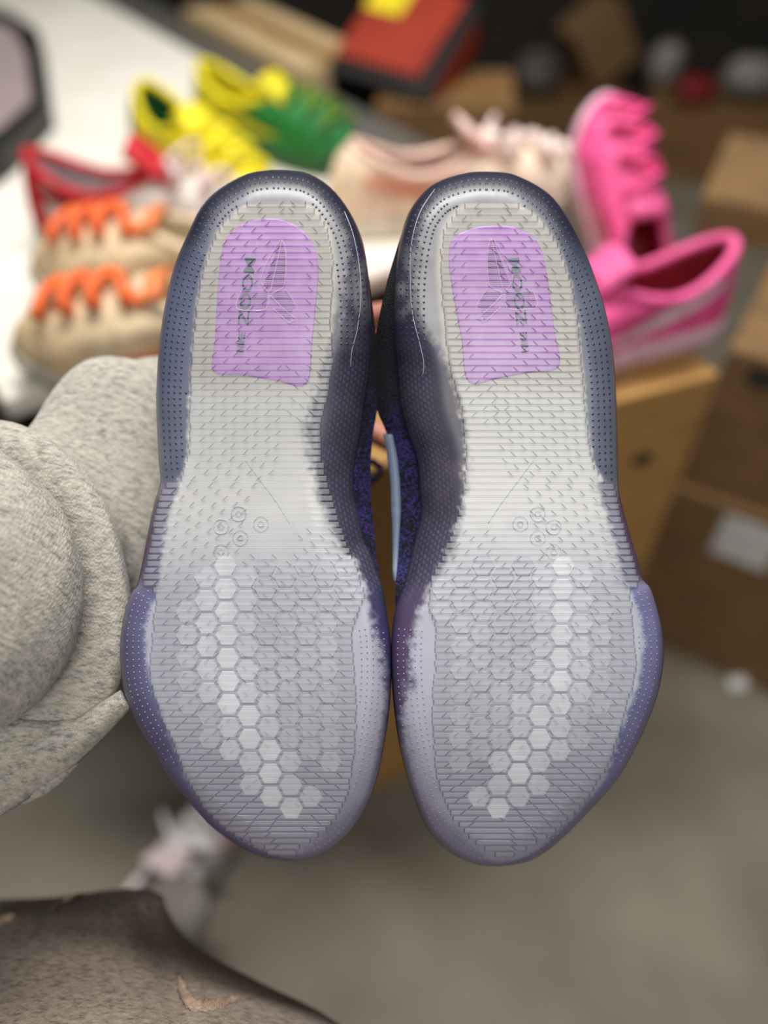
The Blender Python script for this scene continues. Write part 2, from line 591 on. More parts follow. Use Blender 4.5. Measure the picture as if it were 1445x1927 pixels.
def tint(S, sole, x, y, e):
    """colour of the dyed sole: slate / indigo rim, cloudy navy arch, plate highlight painted into the pale centre"""
    xl, xm = sole.X_lat(y), sole.X_med(y)
    dl, dm = np.abs(x - xl), np.abs(x - xm)
    sg = sole.sgn
    cream, white, lav = lin((196, 190, 178)), lin((230, 229, 226)), lin((176, 178, 194))
    toe = lin((150, 148, 172))
    n1, n2, n3 = fbm(x / 26, y / 26, 3), fbm(x / 9, y / 9, 11), fbm(x / 55, y / 55, 23)

    def mix(a, b, t):
        return a * (1 - t[..., None]) + b * t[..., None]
    base = np.broadcast_to(cream, x.shape + (3,)).copy()
    base = mix(base, np.broadcast_to(white, base.shape), sst(690, 760, y))  # midfoot white paints in the bright reflection of the plate
    base = mix(base, np.broadcast_to(lav, base.shape), sst(930, 1150, y + 40 * (n3 - .5)))
    base = mix(base, np.broadcast_to(toe, base.shape), sst(1330, 1600, y + 40 * (n3 - .5)))
    base = base * (0.93 + 0.14 * n1)[..., None]
    # greyer margin round the heel tread
    tlm, trm = ip(S['tl'], np.clip(y, 384, 1596)), ip(S['tr'], np.clip(y, 384, 1596))
    outm = np.maximum(sst(-4, 14, tlm - x), sst(-4, 14, x - trm))
    outm = np.where(y < 384, 1.0, outm) * (1 - sst(660, 760, y))
    base = mix(base, np.broadcast_to(lin((138, 140, 148)), base.shape) * (.75 + .5 * n1)[..., None], outm * .85)
    # lateral rim
    tb = ip(S['tl'] if sg > 0 else S['tr'], y)
    rim_w = np.where(y < 905, np.abs(tb - xl) + 3, 0)
    rim_w = np.where((y >= 905) & (y < 1105), 38 - 6 * np.sin((y - 905) / 60), rim_w)
    rim_w = np.where(y >= 1105, 50 + 6 * np.sin(y / 50) - 22 * sst(1330, 1560, y), rim_w)
    if sg < 0:
        rim_w = np.where(y >= 1105, rim_w * 0.8, rim_w)
    rim_w = rim_w + 12 * (n2 - .5)
    heel_rim, mid_rim, fore_rim = lin((90, 98, 124)), lin((108, 102, 134)), lin((94, 88, 124))
    if sg < 0:
        heel_rim, mid_rim, fore_rim = lin((92, 99, 120)), lin((122, 118, 142)), lin((118, 115, 154))
    rc = np.broadcast_to(heel_rim, base.shape).copy()
    rc = mix(rc, np.broadcast_to(mid_rim, base.shape), sst(890, 930, y))
    rc = mix(rc, np.broadcast_to(fore_rim, base.shape), sst(1085, 1120, y))
    rc = mix(rc, np.broadcast_to(lin((112, 108, 142)), base.shape), sst(1400, 1580, y))
    rc = rc * (0.85 + 0.3 * n1)[..., None]
    t = 1 - sst(rim_w - 9, rim_w + 5, dl)
    t = t * np.where(y < 480, 0.55 + 0.45 * sst(400, 520, y), 1)
    base = mix(base, rc, t * 0.95)
    # blue inner line of the forefoot rim
    bl = np.exp(-((dl - rim_w + 8) / 8) ** 2) * sst(900, 960, y) * (1 - sst(1440, 1560, y))
    base = mix(base, np.broadcast_to(lin((92, 104, 150)), base.shape), np.clip(bl * (0.1 + 0.6 * n2), 0, 1))
    # plum edge of the waist
    pl = (1 - sst(4, 18, dl)) * sst(915, 945, y) * (1 - sst(1080, 1105, y))
    base = mix(base, np.broadcast_to(lin((74, 44, 84)), base.shape), pl * 0.85)
    # cloudy navy arch
    db = ip(S['dark'], y)
    reach = np.abs(db - xm)
    jag = 26 * (n2 - .5) + 16 * (n1 - .5)
    t = 1 - sst(reach - 15, reach + 9, dm + jag)
    t = t * (sst(560, 660, y + 60 * (n3 - .5)) * 1.0 + (1 - sst(560, 660, y)) * np.clip(1.9 * n1 - 0.2, 0, 0.95))
    t = t * (1 - .75 * sst(1330, 1480, y))
    navy = np.broadcast_to(lin((48, 48, 72)), base.shape) * (0.7 + 0.7 * n1)[..., None]
    plum = sst(1060, 1180, y) * (1 - sst(1500, 1600, y))
    if sg < 0:
        navy = mix(navy, np.broadcast_to(lin((96, 70, 112)), base.shape), plum * (0.35 + 0.6 * n3))
        warm = np.clip((n3 - .5) * 3, 0, 1) * sst(680, 740, y) * (1 - sst(1020, 1100, y))
        navy = mix(navy, np.broadcast_to(lin((92, 76, 84)), base.shape), warm * .7)
    else:
        navy = mix(navy, np.broadcast_to(lin((66, 62, 118)), base.shape), plum * (0.3 + 0.5 * n3))
    # woven net of paler ovals showing through the arch wall
    gx, gy = (dm / 7.0), (y / 11.5)
    row = np.floor(gx)
    cell = np.hypot((gx - row - .5) / .34, (gy + .5 * (row % 2)) % 1 / .34 - .5 / .34)
    oval = (1 - sst(.6, 1.05, cell)) * (1 - sst(55, 75, dm)) * sst(600, 700, y) * (1 - sst(1090, 1150, y))
    navy = mix(navy, np.broadcast_to(lin((112, 106, 122)), base.shape), oval * .55 * (0.4 + 0.8 * n1))
    base = mix(base, navy, np.clip(t, 0, 1) * .97)
    # ink smudge and heel crown
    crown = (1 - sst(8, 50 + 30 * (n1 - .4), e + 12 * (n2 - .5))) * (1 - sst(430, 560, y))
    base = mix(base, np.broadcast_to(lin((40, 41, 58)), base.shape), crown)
    if sg < 0:
        sm = np.exp(-(((x - 775) / 9) ** 2 + ((y - 1285) / 14) ** 2)) * (n2 > .38)
        base = mix(base, np.broadcast_to(lin((58, 66, 100)), base.shape), sm * .9)
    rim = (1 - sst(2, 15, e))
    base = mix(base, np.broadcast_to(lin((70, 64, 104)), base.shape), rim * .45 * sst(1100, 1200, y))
    return np.clip(base, 0, 1)


def S_loft(O, P, ts, bulge, hexp, up):
    """rings between outline O and opening P"""
    out = []
    for t in ts:
        g = t ** 1.7
        h = 1 - (1 - t) ** hexp
        base = O + (P - O) * g
        lift = ((P - O) @ up)[:, None] * up
        flatv = (P - O) - lift
        out.append(O + flatv * g + lift * h + bulge * math.sin(math.pi * min(1, t * 1.2)))
    return out


def build_hero(S, name, label):
    so = Sole(S)
    sg = S['sgn']
    cx = float(np.mean(so.out[:, 0]))
    loc = W(cx, 960, D0 + 0.03)
    root = empty(name, loc, (0, 0, 0), label, 'shoe', 'pair of shoes held up')
    # --- tinted core
    nr, nc = 430, 170
    k = np.linspace(0, 1, nr)
    kk = 0.72 * k + 0.28 * (0.5 - 0.5 * np.cos(np.pi * k))
    kk[0], kk[-1] = 0.0002, 0.9998
    kk[1] = min(kk[1], 0.0012)
    kk[-2] = max(kk[-2], 0.9988)
    yy = so.y0 + (so.y1 - so.y0) * kk
    u = np.linspace(0, 1, nc)
    u = 0.6 * u + 0.4 * (0.5 - 0.5 * np.cos(np.pi * u))
    xl, xm = so.X_lat(yy), so.X_med(yy)
    X = xl[:, None] + (xm - xl)[:, None] * u[None]
    Y = np.repeat(yy[:, None], nc, 1)
    E_ = so.edge(X, Y)
    V = W(X, Y, so.depth(X, Y) + CORE)
    c = tint(S, so, X, Y, E_)
    c4 = np.concatenate([c, np.ones(c.shape[:2] + (1,))], -1)
    core = mesh('outsole', V, grid_faces(nr, nc, flip=sg < 0), M['core'], root, attrs={'tint': c4.reshape(-1, 4)})
    core['label'] = 'translucent outsole with pale centre and navy clouded rim'
    # --- sidewall (outline ring carried back)
    O2 = so.out[::2]
    dO = so.depth(O2[:, 0], O2[:, 1]) + CORE
    cen = np.array([cx, 960.0])
    rings = []
    for dd, ins in ((0, 0), (0.003, -0.002), (0.008, 0.004), (0.013, 0.014)):
        Q = O2 + (cen - O2) * np.array([1.0, 0.35]) * ins * 3
        rings.append(W(Q[:, 0], Q[:, 1], dO + dd))
    sw = mesh('sidewall', np.concatenate(rings), grid_faces(4, len(O2), True), M['wall'], root)
    # --- ribs
    y = 378.0 if sg > 0 else 381.0
    yend = S['tl'][-1][0] + 4
    rows = []
    while y < yend:
        p = 12.3 if y < 1380 else 11.2
        rows.append((y, y + p))
        y += p
    for i, (ya, yb) in enumerate(rows):
        ym = (ya + yb) / 2
        x0, x1 = ip(S['tl'], ym) + rng.uniform(-2, 2), ip(S['tr'], ym) + rng.uniform(-2, 2)
        if x1 - x0 < 30:
            continue
        wdt = x1 - x0
        xlat, xmed = (x0, x1) if sg > 0 else (x1, x0)
        slits = []       # (x, slant sign)
        ph = 20 * (i % 2)
        # lateral set
        if ym < 690:
            nl = 2 if ym < 450 else 3
            nm = 1
        elif ym < 1040:
            nl = int(4.5 - 0.5 * math.sin((ym - 690) / 350 * math.pi))
            nm = 2 if (ym < 800 or ym > 990) else 0
        else:
            half = abs(ip(S['band'], ym) - xlat)
            nl = int((half - 10) / 41)
            nm = int((wdt - half - 22) / 41)
        for q in range(nl):
            slits.append((xlat + sg * (24 + ph + 41 * q), sg))
        for q in range(nm):
            slits.append((xmed - sg * (24 + ph + 41 * q), -sg))
        slits = sorted([s for s in slits if x0 + 12 < s[0] < x1 - 12])
        ded = []
        for s in slits:
            if not ded or s[0] - ded[-1][0] > 17:
                ded.append(s)
        cols = [(x0, 0, 1.0), (x0 + 3, 0, 0.12), (x0 + 7, 0, 0.0)]
        for sx, sl in ded:
            for dx, dp in ((-1.5, 0), (-.55, .8), (.55, .8), (1.5, 0)):
                cols.append((sx + dx, sl, dp))
        nfill = int(wdt / 16)
        have = [c_[0] for c_ in cols]
        for q in range(1, nfill):
            xx = x0 + wdt * q / nfill
            if min(abs(xx - h) for h in have) > 9:
                cols.append((xx, None, 0.0))
        cols += [(x1 - 7, 0, 0.0), (x1 - 3, 0, 0.12), (x1, 0, 1.0)]
        cols.sort(key=lambda c_: c_[0])
        # shear of unslit columns follows its neighbours
        xs = np.array([c_[0] for c_ in cols])
        known = [(c_[0], c_[1]) for c_ in cols if c_[1] is not None]
        sh = np.interp(xs, [a for a, _ in known], [b for _, b in known])
        dp = np.array([c_[2] for c_ in cols])
        gw = .75 if ym < 1000 else .95
        beak = 1.3 * np.exp(-((xs - (x0 + x1) / 2) / (wdt * .22)) ** 2) * (1 if i % 2 else -0.4)
        prof = [(0, 1.0), (.07, .2), (.16, 0), (.84, 0), (.93, .2), (1, 1.0)]
        PX, PY, PO = [], [], []
        for tt, po in prof:
            PX.append(xs - sh * (tt - .5) * 11)
            PY.append(ya + gw + .4 * beak * (tt < .5) + (yb - ya - 2 * gw) * tt)
            PO.append(np.maximum(po, dp) * CORE * .96)
        PX, PY, PO = np.array(PX), np.array(PY), np.array(PO)
        V = W(PX, PY, so.depth(PX, PY) + PO)
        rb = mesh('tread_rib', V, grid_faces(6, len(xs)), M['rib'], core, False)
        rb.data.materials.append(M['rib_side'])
        nx = len(xs) - 1
        mi = np.zeros((5, nx), int)
        mi[0], mi[4] = 1, 1
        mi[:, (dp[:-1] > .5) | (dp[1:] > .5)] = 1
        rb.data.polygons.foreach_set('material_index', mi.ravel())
    # --- dots of the margins
    pits, studs = [], []
    Oc = np.concatenate([so.out, so.out[:1]])
    seg = np.hypot(*np.diff(Oc, axis=0).T)
    cum = np.concatenate([[0], np.cumsum(seg)])
    for ki, e0 in enumerate((11, 22, 33, 44, 55)):
        for sv in np.arange(0, cum[-1], 12.3):
            px_, py_ = np.interp(sv, cum, Oc[:, 0]), np.interp(sv, cum, Oc[:, 1])
            qx, qy = np.interp((sv + 3) % cum[-1], cum, Oc[:, 0]), np.interp((sv + 3) % cum[-1], cum, Oc[:, 1])
            tx_, ty_ = qx - px_, qy - py_
            nrm = math.hypot(tx_, ty_) + 1e-9
            tx_, ty_ = tx_ / nrm, ty_ / nrm
            nx_, ny_ = -ty_, tx_
            if (cx - px_) * nx_ + (960 - py_) * ny_ * .3 < 0:
                nx_, ny_ = -nx_, -ny_
            xx, yv = px_ + nx_ * e0, py_ + ny_ * e0
            if float(so.edge(xx, yv)) < e0 - 2.5:
                continue
            if 384 < yv < 1596 and ip(S['tl'], yv) - 6 < xx < ip(S['tr'], yv) + 6:
                continue
            if (yv <= 384 and e0 > 40) or (yv >= 1590 and e0 > 24):
                continue
            lat_side = abs(xx - so.X_lat(yv)) < abs(xx - so.X_med(yv))
            if lat_side and (902 < yv < 1112 or 1440 < yv < 1540):
                continue
            if not lat_side and 650 < yv < 1180:
                continue
            r = 2.4 if yv < 1000 else 1.7
            rr = []
            for rad, h in ((r, 0.02), (r * .62, .24)):
                for q in range(6):
                    an = q * math.pi / 3
                    rr.append((xx + rad * math.cos(an), yv + rad * math.sin(an), h))
            rr.append((xx, yv, .3))
            (pits if yv < 1000 else studs).append(rr)
    for nm_, L, mt in (('dimples', pits, M['pit']), ('studs', studs, M['stud'])):
        A = np.array(L)
        P = W(A[..., 0], A[..., 1], so.depth(A[..., 0], A[..., 1]) + CORE - A[..., 2] * MM)
        F = []
        for q in range(len(L)):
            b = q * 13
            for j in range(6):
                k2 = (j + 1) % 6
                F.append((b + j, b + k2, b + 6 + k2, b + 6 + j))
                F.append((b + 6 + j, b + 6 + k2, b + 12))
        ob = mesh(nm_, P.reshape(-1, 3), F, mt, core)
        ob['kind'] = 'stuff'
    # --- hexagonal cells under the forefoot tread
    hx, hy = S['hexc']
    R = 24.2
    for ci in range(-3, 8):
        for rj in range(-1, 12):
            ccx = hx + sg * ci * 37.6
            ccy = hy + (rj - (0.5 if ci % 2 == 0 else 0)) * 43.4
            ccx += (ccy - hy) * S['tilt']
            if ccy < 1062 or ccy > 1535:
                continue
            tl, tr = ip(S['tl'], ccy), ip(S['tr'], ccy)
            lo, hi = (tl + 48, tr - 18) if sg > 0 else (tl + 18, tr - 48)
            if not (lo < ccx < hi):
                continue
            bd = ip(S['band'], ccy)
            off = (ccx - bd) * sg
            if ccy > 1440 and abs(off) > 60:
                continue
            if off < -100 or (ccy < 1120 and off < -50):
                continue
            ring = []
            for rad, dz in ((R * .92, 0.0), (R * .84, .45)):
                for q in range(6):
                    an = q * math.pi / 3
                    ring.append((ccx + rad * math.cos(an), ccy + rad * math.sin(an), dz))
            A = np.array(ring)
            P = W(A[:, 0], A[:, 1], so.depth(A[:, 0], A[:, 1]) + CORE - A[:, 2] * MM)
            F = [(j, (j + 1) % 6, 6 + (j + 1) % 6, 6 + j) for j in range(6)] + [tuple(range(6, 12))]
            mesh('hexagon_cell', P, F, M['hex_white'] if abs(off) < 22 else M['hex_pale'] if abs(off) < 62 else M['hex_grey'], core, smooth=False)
    # --- ring marks and scratch line printed on the plate
    for (rx, ry) in S['rings']:
        t = np.linspace(0, 2 * math.pi, 21)
        for rad in (14, 5):
            P = so.pt(rx + rad * np.cos(t), ry + rad * np.sin(t), CORE - .15 * MM)
            v, f = tube(P, .00028, 5, False)
            mesh('ring_mark', v, f, M['mark'], core)
    Q = catmull(S['scratch'], 6, False)
    v, f = tube(so.pt(Q[:, 0], Q[:, 1], CORE - .1 * MM), .0002, 5)
    mesh('plate_line', v, f, M['mark'], core)
    # --- lilac cushion window
    Q = catmull(S['patch'], 5, True)
    n = len(Q)
    cq = Q.mean(0)
    lay = [(1.0, .05), (.992, .3), (.97, .42), (.6, .42), (.3, .42)]
    V = [W(cq[0] + (Q[:, 0] - cq[0]) * s, cq[1] + (Q[:, 1] - cq[1]) * s,
           so.depth(cq[0] + (Q[:, 0] - cq[0]) * s, cq[1] + (Q[:, 1] - cq[1]) * s) + CORE - h * MM) for s, h in lay]
    F = grid_faces(5, n, True) + [tuple(range(4 * n, 5 * n))]
    win = mesh('heel_window', np.concatenate(V), F, M['purple'], root)
    win['label'] = 'lilac heel window under the clear tread'
    # emblem: six-bladed sheath in thin pale lines with fine hatching
    ex, ey = S['emc']
    mir = 1 if sg < 0 else -1
    K = 1 / 5.352
    lines = [[(-120, -550), (-70, -320), (0, -10)], [(-120, -550), (-158, -430), (-150, -120), (-100, -50), (0, 0)],
             [(-105, -550), (-30, -430), (60, -250), (90, -120), (10, -10)],
             [(-150, -50), (-200, 10), (-270, 130), (-280, 220)], [(0, 10), (-120, 130), (-265, 255)],
             [(-265, 255), (-220, 270), (-180, 280), (-30, 140)], [(10, 10), (40, 150), (260, 160), (340, 130), (320, 40), (290, -30)]]
    parts = []
    for L in lines:
        Lq = catmull(L, 5, False) * K
        px, py = ex + mir * Lq[:, 0], ey + Lq[:, 1]
        parts.append(tube(so.pt(px, py, CORE - .5 * MM), .00024, 5))
    v, f = merge(parts)
    em = mesh('emblem', v, f, M['emblem'], win)
    em['label'] = 'pale six-bladed emblem outline'
    parts = []
    blades = [(-530, -60, lambda t: (-125 - 30 * min(1, t * 3), -100 + 180 * t)),
              (-10, 150, lambda t: (-190 - 70 * t, -10 - 130 * t)), (150, 265, lambda t: (-230 + 30 * t, -40 - 140 * t)),
              (-10, 150, lambda t: (25 + 15 * t, 310 + 20 * t))]
    for ya, yb, fn in blades:
        yq = ya
        while yq < yb:
            a, b = fn((yq - ya) / (yb - ya))
            px = ex + mir * np.linspace(a, b, 3) * K
            parts.append(tube(so.pt(px, np.full(3, ey + yq * K), CORE - .45 * MM), .00018, 4))
            yq += 21
    v, f = merge(parts)
    mesh('emblem_hatching', v, f, M['hatch'], win)['kind'] = 'stuff'
    # lettering running up the window
    tx, ty, ang = S['text']
    xa = (W(tx + 1, ty, D0) - W(tx, ty, D0))
    xa /= np.linalg.norm(xa)
    ya_ = -(W(tx, ty + 1, D0) - W(tx, ty, D0))
    ya_ /= np.linalg.norm(ya_)
    na = np.cross(xa, ya_)
    th = math.radians(90 - ang)
    ex_ = math.cos(th) * xa + math.sin(th) * ya_
    ey_ = -math.sin(th) * xa + math.cos(th) * ya_
    p = so.pt(np.array([tx]), np.array([ty]), CORE - .55 * MM)[0]
    for word, size, along, sx in (('ZOOM', .0066, .0045, 1.5), ('NIKE', .0042, -.0185, 1.0)):
        cu = bpy.data.curves.new('lettering', 'FONT')
        cu.body = word
        cu.size = size
        cu.align_x, cu.align_y = 'CENTER', 'CENTER'
        cu.extrude = .00006
        cu.offset = size * .018
        cu.materials.append(M['letter'])
        tmp = bpy.data.objects.new('lettering_curve', cu)
        COL.objects.link(tmp)
        bpy.context.view_layer.update()
        me = bpy.data.meshes.new_from_object(tmp.evaluated_get(bpy.context.evaluated_depsgraph_get()))
        bpy.data.objects.remove(tmp)
        bpy.data.curves.remove(cu)
        to = bpy.data.objects.new('lettering', me)
        COL.objects.link(to)
        to.parent = win
        q = p + ex_ * along - np.array(root.location)
        Mx = Matrix(((ex_[0] * sx, ey_[0], na[0], q[0]), (ex_[1] * sx, ey_[1], na[1], q[1]), (ex_[2] * sx, ey_[2], na[2], q[2]), (0, 0, 0, 1)))
        to.matrix_local = Mx
        to['label'] = 'slate grey lettering up the window'
    # --- fine mould line on the heel's inner wall
    if sg > 0:
        Q = [(648, 398), (664, 440), (676, 500), (679, 560), (672, 620), (662, 660), (660, 690)]
    else:
        Q = [(818, 356), (790, 400), (774, 460), (772, 530), (776, 590), (788, 640), (797, 680), (796, 705)]
    Q = catmull(Q, 6, False)
    v, f = tube(so.pt(Q[:, 0], Q[:, 1], CORE), .00022, 5)
    mesh('mould_line', v, f, M['line'], core)
    # --- upper
    O3 = so.out[::2].copy()
    nO = len(O3)
    d3 = so.depth(O3[:, 0], O3[:, 1]) + CORE
    is_med = np.abs(O3[:, 0] - so.X_med(O3[:, 1])) < np.abs(O3[:, 0] - so.X_lat(O3[:, 1]))
    U = O3.copy()
    ylo, yhi = S['up'][0][0], S['up'][-1][0]
    sel = is_med & (O3[:, 1] > ylo) & (O3[:, 1] < yhi)
    U[sel, 0] = ip(S['up'], O3[sel, 1])
    lat_in = ~is_med & (O3[:, 1] > 420) & (O3[:, 1] < 1550)
    U[lat_in, 0] += sg * 14
    ends = (O3[:, 1] <= 420) | (O3[:, 1] >= 1550)
    U[ends] += (np.array([cx, 960]) - U[ends]) * .012
    # opening loop
    ang_ = np.arctan2((O3[:, 1] - 960) / 640, (O3[:, 0] - cx) / 230)
    opx = cx + (-12 * sg) + 82 * np.cos(ang_)
    opy = 640 + 245 * np.sin(ang_)
    base_d = D0 + so.spring(O3[:, 1])
    A0 = W(O3[:, 0], O3[:, 1], d3 + .004)
    A1 = W(U[:, 0], U[:, 1], np.maximum(base_d + 0.017, d3 + .006))
    collar = D0 + 0.080 + 0.010 * np.clip(-np.sin(ang_), 0, 1) + .012 * np.clip(np.sin(ang_), 0, 1)
    Pq = W(opx, opy, collar)
    up = FWD
    rr = S_loft(A1, Pq, np.linspace(0, 1, 16), 0, 1.9, up)
    V = np.concatenate([A0] + rr)
    yk = np.tile(.06 + .94 * sst(690, 860, O3[:, 1]), 17)
    upper = mesh('knit_upper', V, grid_faces(17, nO, True), M['knit'], root,
                 attrs={'yarn': np.stack([yk, yk, yk, np.ones_like(yk)], 1)})
    allr = np.array([A0] + rr)
    # lining
    rr2 = [Pq + (W(cx, 640, D0 + .06) - Pq) * a + up * b for a, b in ((0, 0), (.05, .003), (.1, 0), (.12, -.03), (.2, -.05))]
    V = np.concatenate(rr2)
    mesh('collar_lining', V, grid_faces(5, nO, True), M['knit_black'], root)
    # tongue + laces on the far side
    ty_ = np.linspace(905, 700, 8)
    V = []
    for q, yv in enumerate(ty_):
        for a in np.linspace(-1, 1, 7):
            V.append(W(cx - 12 * sg + a * 62, yv, D0 + .092 + .004 * q - .008 * a * a))
    tg = mesh('tongue', V, grid_faces(8, 7), M['knit_black'], root)
    so_m = tg.modifiers.new('thickness', 'SOLIDIFY')
    so_m.thickness = .004
    for q in range(6):
        yv = 930 + q * 52
        a = np.linspace(-1, 1, 9)
        dd = D0 + .0935 - .0072 * q
        P = W(cx - 8 * sg + a * 80, yv + 8 * a * (1 if q % 2 else -1), dd - .018 * a * a)
        v, f = tube(P, .0026, 7)
        mesh('lace', v, f, M['lace_navy'], root)
    # lace bow with loops reaching past the inner side
    dirx = sg
    for q, (ex0, ey0, hh) in enumerate(((cx + sg * 215, 884, 26), (cx - sg * 150, 900, 30))):
        s0 = np.array([cx, 915])
        t = np.linspace(0, 1, 14)
        px = s0[0] + (ex0 - s0[0]) * np.sin(t * math.pi)
        py = s0[1] + (ey0 - s0[1]) * np.sin(t * math.pi) + hh * np.sin(2 * math.pi * t)
        v, f = tube(W(px, py, D0 + .098 + .006 * np.sin(t * math.pi)), .0021, 7)
        mesh('lace_loop', v, f, M['lace_navy'], root)
    # side stripe on the inner flank
    sidx = [j for j in range(nO) if is_med[j] and 815 < O3[j, 1] < 1110]
    sidx.sort(key=lambda j: O3[j, 1])
    st = []
    m_ = len(sidx)
    for w_ in np.linspace(0, 1, 12):
        for q, j in enumerate(sidx):
            kq = q / (m_ - 1)
            lo_ = (6.0 if sg > 0 else .62) + .1 * kq
            hi_ = lo_ + 3.6 * math.sin(math.pi * min(1, kq * .85 + .12)) ** .8
            rpos = lo_ + (hi_ - lo_) * w_
            i0 = int(rpos)
            fr = rpos - i0
            pnt = allr[i0, j] * (1 - fr) + allr[i0 + 1, j] * fr
            st.append(pnt + sg * RGT * .0014)
    sw_ = mesh('side_stripe', st, grid_faces(12, m_), M['swoosh_blue'], root)
    mdf = sw_.modifiers.new('thickness', 'SOLIDIFY')
    mdf.thickness = .0008
    mdf.offset = 0
    return root


build_hero(LEFT, 'held_shoe', 'left of the two shoes held up, clear lilac-windowed sole facing us, beside the grey sleeve')
build_hero(RIGHT, 'held_shoe', 'right of the two shoes held up, clear lilac-windowed sole facing us, nearest the pink sneaker')


# ------------------------------------------------------------------ person: arm, hand, leg
def loft_rings(rings, n=72, per=5, wob=0.0, seed=1):
    """rings: (cx, cy, rx, ry, depth) ellipses in view space, smoothed along the limb"""
    A = np.array(rings, float)
    dd = A[:, 4]
    A = np.stack([(A[:, 0] - IW / 2) * dd / FPX, (IH / 2 - A[:, 1]) * dd / FPX, A[:, 2] * dd / FPX, A[:, 3] * dd / FPX, dd], 1)
    # the rest of the arm, bent back towards the shoulder outside the frame
    A = np.concatenate([[(-.30, -.24, .004, .004, -.16), (-.30, -.24, .07, .07, -.155), (-.335, -.20, .082, .086, -.06), (-.36, -.17, .080, .084, .04), (-.355, -.125, .074, .078, .13), (-.31, -.085, .066, .068, .205)], A])
    R = catmull(A, per, False)
    V = []
    t = np.linspace(0, 2 * math.pi, n, endpoint=False)
    for k, (cx_, cy_, rx, ry, d) in enumerate(R):
        w = 1 + wob * (fbm(np.cos(t) * 2.2 + 7 + k * .05, np.sin(t) * 2.2 + 5 + k * .13, seed) - .5)
        V.append(CAM + (cx_ + rx * w * np.cos(t))[:, None] * RGT + (cy_ - ry * w * np.sin(t))[:, None] * UPV + d * FWD)
    return np.concatenate(V), grid_faces(len(R), n, True)


person = empty('person', W(100, 1100, .40), (0, 0, 0), 'person in a grey sweatshirt and ripped taupe trousers holding up the shoes', 'person')
sleeve_rings = [(-560, 1230, 300, 300, .262), (-380, 1180, 290, 296, .284), (-230, 1135, 280, 290, .303), (-140, 1116, 266, 286, .317), (-100, 1111, 254, 282, .328),
                (-80, 1110, 236, 262, .338), (-72, 1108, 205, 232, .343), (-66, 1108, 195, 226, .347), (-50, 1118, 214, 262, .348), (-30, 1140, 248, 318, .350), (-18, 1152, 259, 352, .354), (-12, 1154, 258, 362, .361),
                (0, 1140, 238, 335, .369), (40, 1090, 190, 270, .375), (95, 1020, 140, 220, .380), (140, 975, 128, 225, .384), (180, 930, 135, 240, .389), (205, 912, 142, 243, .396), (222, 905, 140, 232, .403),
                (245, 885, 112, 190, .409), (262, 870, 112, 176, .414), (285, 850, 130, 178, .422), (320, 820, 138, 150, .438), (380, 800, 128, 136, .448),
                (430, 790, 124, 128, .456), (480, 780, 112, 116, .462), (500, 776, 96, 100, .464), (488, 778, 88, 92, .466), (470, 780, 86, 90, .464)]
v, f = loft_rings(sleeve_rings, 96, 5, .05, 4)
sl = mesh('sweatshirt_sleeve', v, f, M['fleece'], person)
sl['label'] = 'grey heather sweatshirt sleeve pushed into folds'
# hem band of the loose sleeve fabric
seam = catmull([(-60, 1330), (24, 1351), (72, 1361), (148, 1361), (191, 1337), (236, 1311)], 5, False)
bot = catmull([(-60, 1560), (0, 1524), (60, 1484), (120, 1440), (185, 1378), (238, 1318)], 5, False)
V = []
for a in np.linspace(0, 1, 9):
    q = seam * (1 - a) + bot * a
    V.append(W(q[:, 0], q[:, 1], .3555 - .010 * math.sin(math.pi * (a * .86 + .12)) ** .7 + .004 * a))
hb = mesh('sleeve_hem', np.concatenate(V), grid_faces(9, len(seam)), M['fleece'], person)
md = hb.modifiers.new('thickness', 'SOLIDIFY')
md.thickness = .004
v, f = tube(W(seam[:, 0], seam[:, 1], .3522), .0006, 6)
mesh('hem_seam', v, f, M['seam'], person)

# hand and forearm: one skinned figure, palm behind the left shoe, fingers hooked through both collars
hv, he, hr = [], [], []


def hvert(x, y, d, r, link=None):
    hv.append(W(x, y, d))
    hr.append(r)
    if link is not None:
        he.append((link, len(hv) - 1))
    return len(hv) - 1


a0 = hvert(250, 860, .455, .030)
a1 = hvert(420, 800, .462, .027, a0)
wr = hvert(520, 768, .468, .024, a1)
pm = hvert(585, 735, .470, .027, wr)
kn = hvert(630, 720, .472, .026, pm)
for (pts, r0) in ((((655, 640), (700, 596), (738, 590), (770, 610)), .0095), (((672, 690), (722, 660), (770, 655), (800, 680)), .0098),
                  (((672, 745), (724, 735), (768, 735), (796, 752)), .0094), (((655, 790), (702, 812), (735, 832), (756, 842)), .0082)):
    last = kn
    for q, (px_, py_) in enumerate(pts):
        last = hvert(px_, py_, .470 - (.004 * q if q < 2 else .010 * (q - 1)), r0 * (1.05 - .07 * q), last)
last = pm
for q, (px_, py_, dd) in enumerate(((590, 660, .455), (612, 618, .444), (640, 590, .436))):
    last = hvert(px_, py_, dd, .0115 - .001 * q, last)
me = bpy.data.meshes.new('hand_and_forearm')
me.from_pydata([tuple(p - np.array(person.location)) for p in hv], he, [])
me.materials.append(M['skin'])
hand = bpy.data.objects.new('hand_and_forearm', me)
COL.objects.link(hand)
hand.parent = person
hand['label'] = 'bare left hand gripping the two shoes from behind'
m1 = hand.modifiers.new('skin', 'SKIN')
m1.use_smooth_shade = True
sk = me.skin_vertices[0].data
for i_, r_ in enumerate(hr):
    sk[i_].radius = (r_, r_ * (.72 if i_ in (pm, kn) else 1))
    sk[i_].use_root = i_ == wr
m2 = hand.modifiers.new('subsurf', 'SUBSURF')
m2.levels = m2.render_levels = 2

